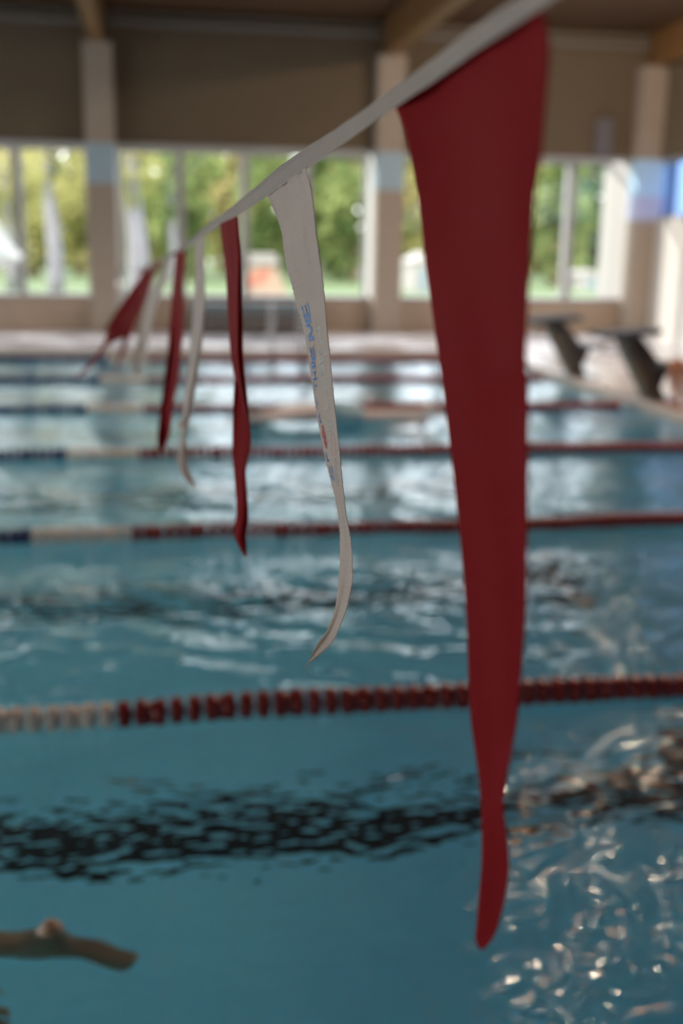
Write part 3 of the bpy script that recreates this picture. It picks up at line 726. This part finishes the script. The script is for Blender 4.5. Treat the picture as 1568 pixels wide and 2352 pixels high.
# prone swimmer: x axis = along the body, head at -x; built with feet near the origin
def prone(bent=False, z=0):
    J = {}; B = []
    J['pelvis'] = ((-.88, 0, z-.05), (.15, .11)); J['waist'] = ((-1.06, 0, z-.02), (.13, .10)); J['chest'] = ((-1.30, 0, z-.02), (.16, .115)); J['neck0'] = ((-1.48, 0, z-.03), (.08, .07)); J['neck'] = ((-1.55, 0, z-.05), .055)
    J['head'] = ((-1.64, 0, z-.07), (.078, .085)); J['crown'] = ((-1.74, 0, z-.08), (.07, .075))
    B += [('pelvis', 'waist'), ('waist', 'chest'), ('chest', 'neck0'), ('neck0', 'neck'), ('neck', 'head'), ('head', 'crown')]
    for s, nm, kz, az in ((-1, 'a', -.03, .04), (1, 'b', -.62 if bent else -.16, -.22)):
        J['hip'+nm] = ((-.84, s*.09, z-.06), .085); dx = -.40 if (bent and nm == 'b') else 0
        J['knee'+nm] = ((-.45+dx*.2, s*.10, z+kz*.45-.05), .058); J['calf'+nm] = ((-.33+dx*.6, s*.10, z+kz*.7-.03), .056)
        J['ankle'+nm] = ((-.05+dx, s*.10, z+kz+.00), .034)
        B += [('pelvis', 'hip'+nm), ('hip'+nm, 'knee'+nm), ('knee'+nm, 'calf'+nm), ('calf'+nm, 'ankle'+nm)]
        J['heel'+nm] = ((-.015+dx, s*.10, z+kz+.10), .030); B.append(('ankle'+nm, 'heel'+nm))
        J['arch'+nm] = ((.07+dx, s*.10, z+kz-.01), (.036, .028)); J['ball'+nm] = ((.135+dx, s*.105, z+kz-.05), (.048, .024)); B += [('ankle'+nm, 'arch'+nm), ('arch'+nm, 'ball'+nm)]
        for k in range(5):
            J['toe%d' % k+nm] = ((.185-.008*k+dx, s*.105+s*(-.032+.016*k), z+kz-.055), .010-.0008*k); B.append(('ball'+nm, 'toe%d' % k+nm))
        sh = (-1.40, s*.17, z-.02)
        J['sho'+nm] = (sh, .06); el = (-1.62, s*.30, z+az*.6-.05); J['elb'+nm] = (el, .042); wr = (-1.86, s*.27, z+az-.06); J['wri'+nm] = (wr, .028)
        B += [('chest', 'sho'+nm), ('sho'+nm, 'elb'+nm), ('elb'+nm, 'wri'+nm)]
        hand(J, B, 'wri'+nm, wr, (-1, 0, -.1), (0, -s, 0), 'h'+nm)
    return J, B
J, B = prone(True, 0)
fp = onZ(95, 2185, 0)
e, o = figure('person', J, B, 'swimmer under the water at lower left, only the bare foot and ankle in view', M['skin'], loc=(fp.x+.06, fp.y+.17, -.04), rz=-.2)
# trunks and head features
def wrap(e, name, prof, mt, seg=24):    # elliptical rings along x: (x, y0, z0, ry, rz)
    v = []; n = seg
    for (x, yc, zc, ry, rz) in prof:
        v += [(x, yc+ry*math.cos(k*math.tau/n), zc+rz*math.sin(k*math.tau/n)) for k in range(n)]
    f = [(i*n+k, i*n+(k+1) % n, (i+1)*n+(k+1) % n, (i+1)*n+k) for i in range(len(prof)-1) for k in range(n)]
    mb = MB(); mb.add(v, f); o = mb.build(name, mt, e, smooth=True); s = o.modifiers.new('t', 'SOLIDIFY'); s.thickness = .004; return o
def trunks(e): wrap(e, 'swim_trunks', [(-.70, 0, -.06, .19, .10), (-.80, 0, -.06, .19, .115), (-.90, 0, -.05, .175, .125), (-1.0, 0, -.035, .15, .115)], M['swimwear'])
def cap(e, mt): wrap(e, 'swim_cap', [(-1.64, 0, -.065, .095, .10), (-1.70, 0, -.072, .092, .098), (-1.76, 0, -.08, .075, .08), (-1.81, 0, -.085, .04, .045), (-1.825, 0, -.086, .004, .004)], mt)
trunks(e); cap(e, M['float_blue'])
# second swimmer in the third lane
J, B = prone(False, 0)
c = onZ(665, 972, 0)
e, o = figure('person', J, B, 'pale swimmer lying in the water between far lane ropes, back at the surface', M['skin_pale'], loc=(c.x+1.33, c.y-.05, .15), rz=.12)
wrap(e, 'swim_trunks', [(-.70, 0, -.06, .19, .10), (-.80, 0, -.06, .19, .115), (-.90, 0, -.05, .175, .125), (-1.0, 0, -.035, .15, .115)], M['pale_trunks']); cap(e, M['swimwear'])
# person sitting on the deck at the right edge
def sitting():
    J = {}; B = []
    J['pelvis'] = ((.48, 0, .13), (.15, .12)); J['waist'] = ((.52, 0, .30), (.12, .10)); J['chest'] = ((.50, 0, .50), (.15, .11)); J['neck0'] = ((.47, 0, .64), (.07, .06)); J['neck'] = ((.46, 0, .69), .052)
    J['head'] = ((.44, 0, .79), (.075, .085)); J['crown'] = ((.45, 0, .88), (.07, .075)); J['chin'] = ((.385, 0, .745), .03)
    B += [('pelvis', 'waist'), ('waist', 'chest'), ('chest', 'neck0'), ('neck0', 'neck'), ('neck', 'head'), ('head', 'crown'), ('head', 'chin')]
    for s, nm in ((-1, 'a'), (1, 'b')):
        J['hip'+nm] = ((.42, s*.10, .12), .085); J['knee'+nm] = ((.10, s*.13, .44), .06); J['calf'+nm] = ((.09, s*.13, .30), .055); J['ankle'+nm] = ((.17, s*.12, .07), .034)
        J['arch'+nm] = ((.11, s*.12, .035), (.034, .024)); J['ball'+nm] = ((.06, s*.125, .024), (.042, .018))
        B += [('pelvis', 'hip'+nm), ('hip'+nm, 'knee'+nm), ('knee'+nm, 'calf'+nm), ('calf'+nm, 'ankle'+nm), ('ankle'+nm, 'arch'+nm), ('arch'+nm, 'ball'+nm)]
        for k in range(5):
            J['toe%d' % k+nm] = ((.015+.008*k, s*.125+s*(-.032+.016*k), .014), .010-.0008*k); B.append(('ball'+nm, 'toe%d' % k+nm))
        J['sho'+nm] = ((.48, s*.18, .58), .055); J['elb'+nm] = ((.36, s*.26, .34), .04); wr = (.16, s*.17, .47); J['wri'+nm] = (wr, .027)
        B += [('chest', 'sho'+nm), ('sho'+nm, 'elb'+nm), ('elb'+nm, 'wri'+nm)]
        hand(J, B, 'wri'+nm, wr, (-1, -s*.2, -.25), (0, -s, 0), 'h'+nm)
    return J, B
J, B = sitting()
e, o = figure('person', J, B, 'tanned person sitting on the deck at the right picture edge beside the nearer block', M['skin_tan'], loc=(onY(1553, 850, 10.4).x-.06, 10.4, DK+.004))
v = MB(); v.lathe([(.17, .02), (.185, .10), (.17, .22), (.145, .30)], 24, 'z', (.48, 0, 0)); v.build('swim_trunks', M['swimwear'], e, smooth=True)
v = MB(); v.lathe([(.095, .80), (.098, .86), (.085, .92), (.05, .955), (.005, .965)], 20, 'z', (.46, 0, 0)); v.build('hair', M['hair'], e, smooth=True)

# ------------------------------------------------------------------ outdoors
g = MB(); g.box(-60, 90, 21.3, 120, -.3, 0.0); o = g.build('lawn', M['grass']); tag(o, kind='structure', label='sunlit lawn outside')
def crown(mb, c, R, n, leaf, rs, squash=.9):
    for _ in range(n):
        while True:
            q = Vector((rs.uniform(-1, 1), rs.uniform(-1, 1), rs.uniform(-1, 1)))
            if .35 < q.length < 1: break
        q = Vector(c)+Vector((q.x*R, q.y*R, q.z*R*squash))*(1+.25*noise.noise(q*2))
        u = Vector((rs.gauss(0, 1), rs.gauss(0, 1), rs.gauss(0, 1))).normalized(); w_ = u.orthogonal().normalized()*leaf; v_ = u.cross(w_).normalized()*leaf*.6
        mb.add([q-w_, q-v_, q+w_, q+v_], [(0, 1, 2, 3)])
def tree(name, x, y, h, R, mt, bark, label, trunk=.14, low=1.2, n=2600, leaf=.17, group=None, lean=0):
    rs = random.Random(int(x*31+y*7))
    e = empty(name, (x, y, 0), label=label, cat='tree', group=group)
    t = MB(); pts = [(lean*k/8+.06*math.sin(k), .05*math.cos(k*1.3), h*.85*k/8) for k in range(9)]
    t.tube(pts, [trunk*(1.25-.11*k) for k in range(9)], 10)
    for k in range(6):
        A = rs.uniform(0, 6.28); z0 = rs.uniform(low, h*.6); t.tube([(lean*z0/h, 0, z0), (math.cos(A)*R*.35, math.sin(A)*R*.35, z0+.9), (math.cos(A)*R*.7, math.sin(A)*R*.7, z0+1.3)], [trunk*.3, trunk*.2, trunk*.08], 6)
    t.build('trunk', bark, e, smooth=True)
    c = MB(); k = 6
    for j in range(k):
        zz = low+(h-low)*(j+.5)/k; rr_ = R*(1-.45*abs((j+.5)/k-.4)*1.6)
        A = rs.uniform(0, 6.28); crown(c, (math.cos(A)*R*.3, math.sin(A)*R*.3, zz), rr_*.75, n//k, leaf, rs)
    c.build('crown', mt, e)
    return e
def gx(px, y): return onY(px, 560, y).x
# birches near the windows
BG = 'white-stemmed birches outside the far windows'
tree('birch_tree', gx(122, 33), 33, 6.5, 1.5, M['leaf_yellow'], M['birch'], 'white birch trunk seen through the leftmost window', .20, 3.1, 700, .12, BG)
tree('birch_tree', gx(312, 31), 31, 6.5, 1.4, M['leaf_yellow'], M['birch'], 'thick bright birch just right of the left pillar', .27, 3.0, 700, .12, BG)
tree('birch_tree', gx(395, 36), 36, 6.5, 1.5, M['leaf_green'], M['birch'], 'thin birch outside, beside the first mullion of the middle window', .11, 2.6, 900, .13, BG)
tree('birch_tree', gx(20, 40), 40, 7, 1.8, M['leaf_yellow'], M['birch'], 'birch behind the white cloth at the left edge', .14, 2.2, 1800, .14, BG)
TG = 'leafy trees beyond the lawn'
spec = [(-40, 60, 'leaf_yellow', 'tall yellow-green tree at the far left of the left window'), (75, 56, 'leaf_yellow', 'yellow-green tree behind the leftmost birch'), (180, 62, 'leaf_yellow', 'pale yellow tree beside the left pillar'),
        (330, 58, 'leaf_yellow', 'yellow-green tree behind the thick birch'), (440, 55, 'leaf_green', 'darker green tree behind the first mullion'), (520, 62, 'leaf_yellow', 'light green tree behind the twisted pennant'),
        (620, 57, 'leaf_green', 'mid green tree behind the white pennant'), (720, 62, 'leaf_green', 'broad green tree in the middle window'), (810, 55, 'leaf_green', 'green tree left of the middle pillar'),
        (935, 58, 'leaf_yellow', 'bright green tree right of the middle pillar'), (1080, 60, 'leaf_green', 'tree behind the big red pennant'), (1200, 68, 'leaf_green', 'green tree at the right border of the red pennant'),
        (1275, 52, 'leaf_green', 'yellow-green bush tree left of the right mullion'), (1350, 58, 'leaf_dark', 'dark green tree right of the right mullion'), (1440, 66, 'leaf_dark', 'dark tree next to the white jamb')]
for px, y, mt, lab in spec:
    tree('broadleaf_tree', gx(px, y), y, 6.9, 2.0, M[mt], M['bark'], lab, .2, .6, 2400, .22, TG)
TB = 'dense trees along the back of the park'
for k in range(10):
    px = -80+k*165
    tree('park_tree', gx(px, 78), 78+3*math.sin(k*2), 8.2, 2.9, M[['leaf_green', 'leaf_dark', 'leaf_yellow'][k % 3]], M['bark'], 'dense tree in the back row of the park, number of trees left to right %s' % k if False else 'dense leafy tree in the back row of the park', .25, .2, 2600, .42, TB)
# sunlit play tent outside
tx = gx(605, 34)
e = empty('play_tent', (tx, 34, 0), label='sunlit cream and red tent-like shape on the lawn behind the middle window', cat='tent')
b = MB(); b.prism([(-.46, 0), (.75, 0), (.30, 1.15), (-.46, 1.15)], 'y', -.5, .5); b.build('tent_wall', M['peach'], e)
b = MB(); b.prism([(-.47, .40), (.15, .75), (.10, 1.0), (-.47, .8)], 'y', -.52, .52); b.build('red_panel', M['awning_red'], e)
b = MB(); b.prism([(-.52, 1.10), (.45, 1.10), (.30, 1.42), (-.40, 1.42)], 'y', -.6, .6); b.build('roof', M['shed_white'], e)
def shed(px, y, w_, h_, label):
    e = empty('garden_shed', (gx(px, y), y, 0), label=label, cat='shed')
    b = MB(); b.box(-w_/2, w_/2, -1, 1, 0, h_*.75); b.build('wall', M['shed_white'], e)
    b = MB(); b.prism([(-w_/2-.1, h_*.75), (w_/2+.1, h_*.75), (0, h_)], 'y', -1.1, 1.1); b.build('roof', M['shed_white'], e)
    b = MB(); b.box(-.3, .3, -1.03, -1, 0, h_*.6); b.build('door', M['bench_blue'], e)
shed(1345, 48, 1.1, .85, 'small white shed on the lawn right of the right mullion')
shed(965, 44, 1.0, 1.5, 'small white shed on the lawn right of the middle pillar')
shed(790, 68, 4.0, 2.0, 'low pale building at the lawn edge left of the middle pillar')

# ------------------------------------------------------------------ light
wd = bpy.data.worlds.new('world'); SC.world = wd; wd.use_nodes = True
nt = wd.node_tree; bg = nt.nodes['Background']
sky = nt.nodes.new('ShaderNodeTexSky'); sky.sky_type = 'NISHITA'; sky.sun_disc = False; sky.sun_elevation = math.radians(42); sky.sun_rotation = math.radians(200); sky.air_density = 1; sky.dust_density = 4
mx = nt.nodes.new('ShaderNodeMix'); mx.data_type = 'RGBA'; mx.inputs['Factor'].default_value = .5
mx.inputs['B'].default_value = (.98, .97, .98, 1)
sc_ = nt.nodes.new('ShaderNodeVectorMath'); sc_.operation = 'SCALE'; sc_.inputs['Scale'].default_value = .12
nt.links.new(sky.outputs[0], sc_.inputs[0]); nt.links.new(sc_.outputs[0], mx.inputs['A']); nt.links.new(mx.outputs['Result'], bg.inputs[0]); bg.inputs[1].default_value = 4.6
sl = bpy.data.lights.new('sun', 'SUN'); sl.energy = 3.2; sl.angle = math.radians(1); sl.color = (1, .95, .86)
so = bpy.data.objects.new('sun', sl); COL.objects.link(so)
so.rotation_euler = Vector((.70, -.58, -.42)).to_track_quat('-Z', 'Y').to_euler()

SC.view_settings.view_transform = 'Standard'; SC.view_settings.look = 'None'; SC.view_settings.gamma = 1; SC.view_settings.exposure = .75
SC.view_settings.use_curve_mapping = False
cy = SC.cycles
cy.use_denoising = True
cy.use_adaptive_sampling = True; cy.adaptive_threshold = .03; cy.adaptive_min_samples = 16
cy.max_bounces = 10; cy.diffuse_bounces = 4; cy.glossy_bounces = 4; cy.transmission_bounces = 8; cy.transparent_max_bounces = 12
cy.caustics_refractive = True; cy.caustics_reflective = False; cy.sample_clamp_indirect = 12; cy.sample_clamp_direct = 200; cy.blur_glossy = .3
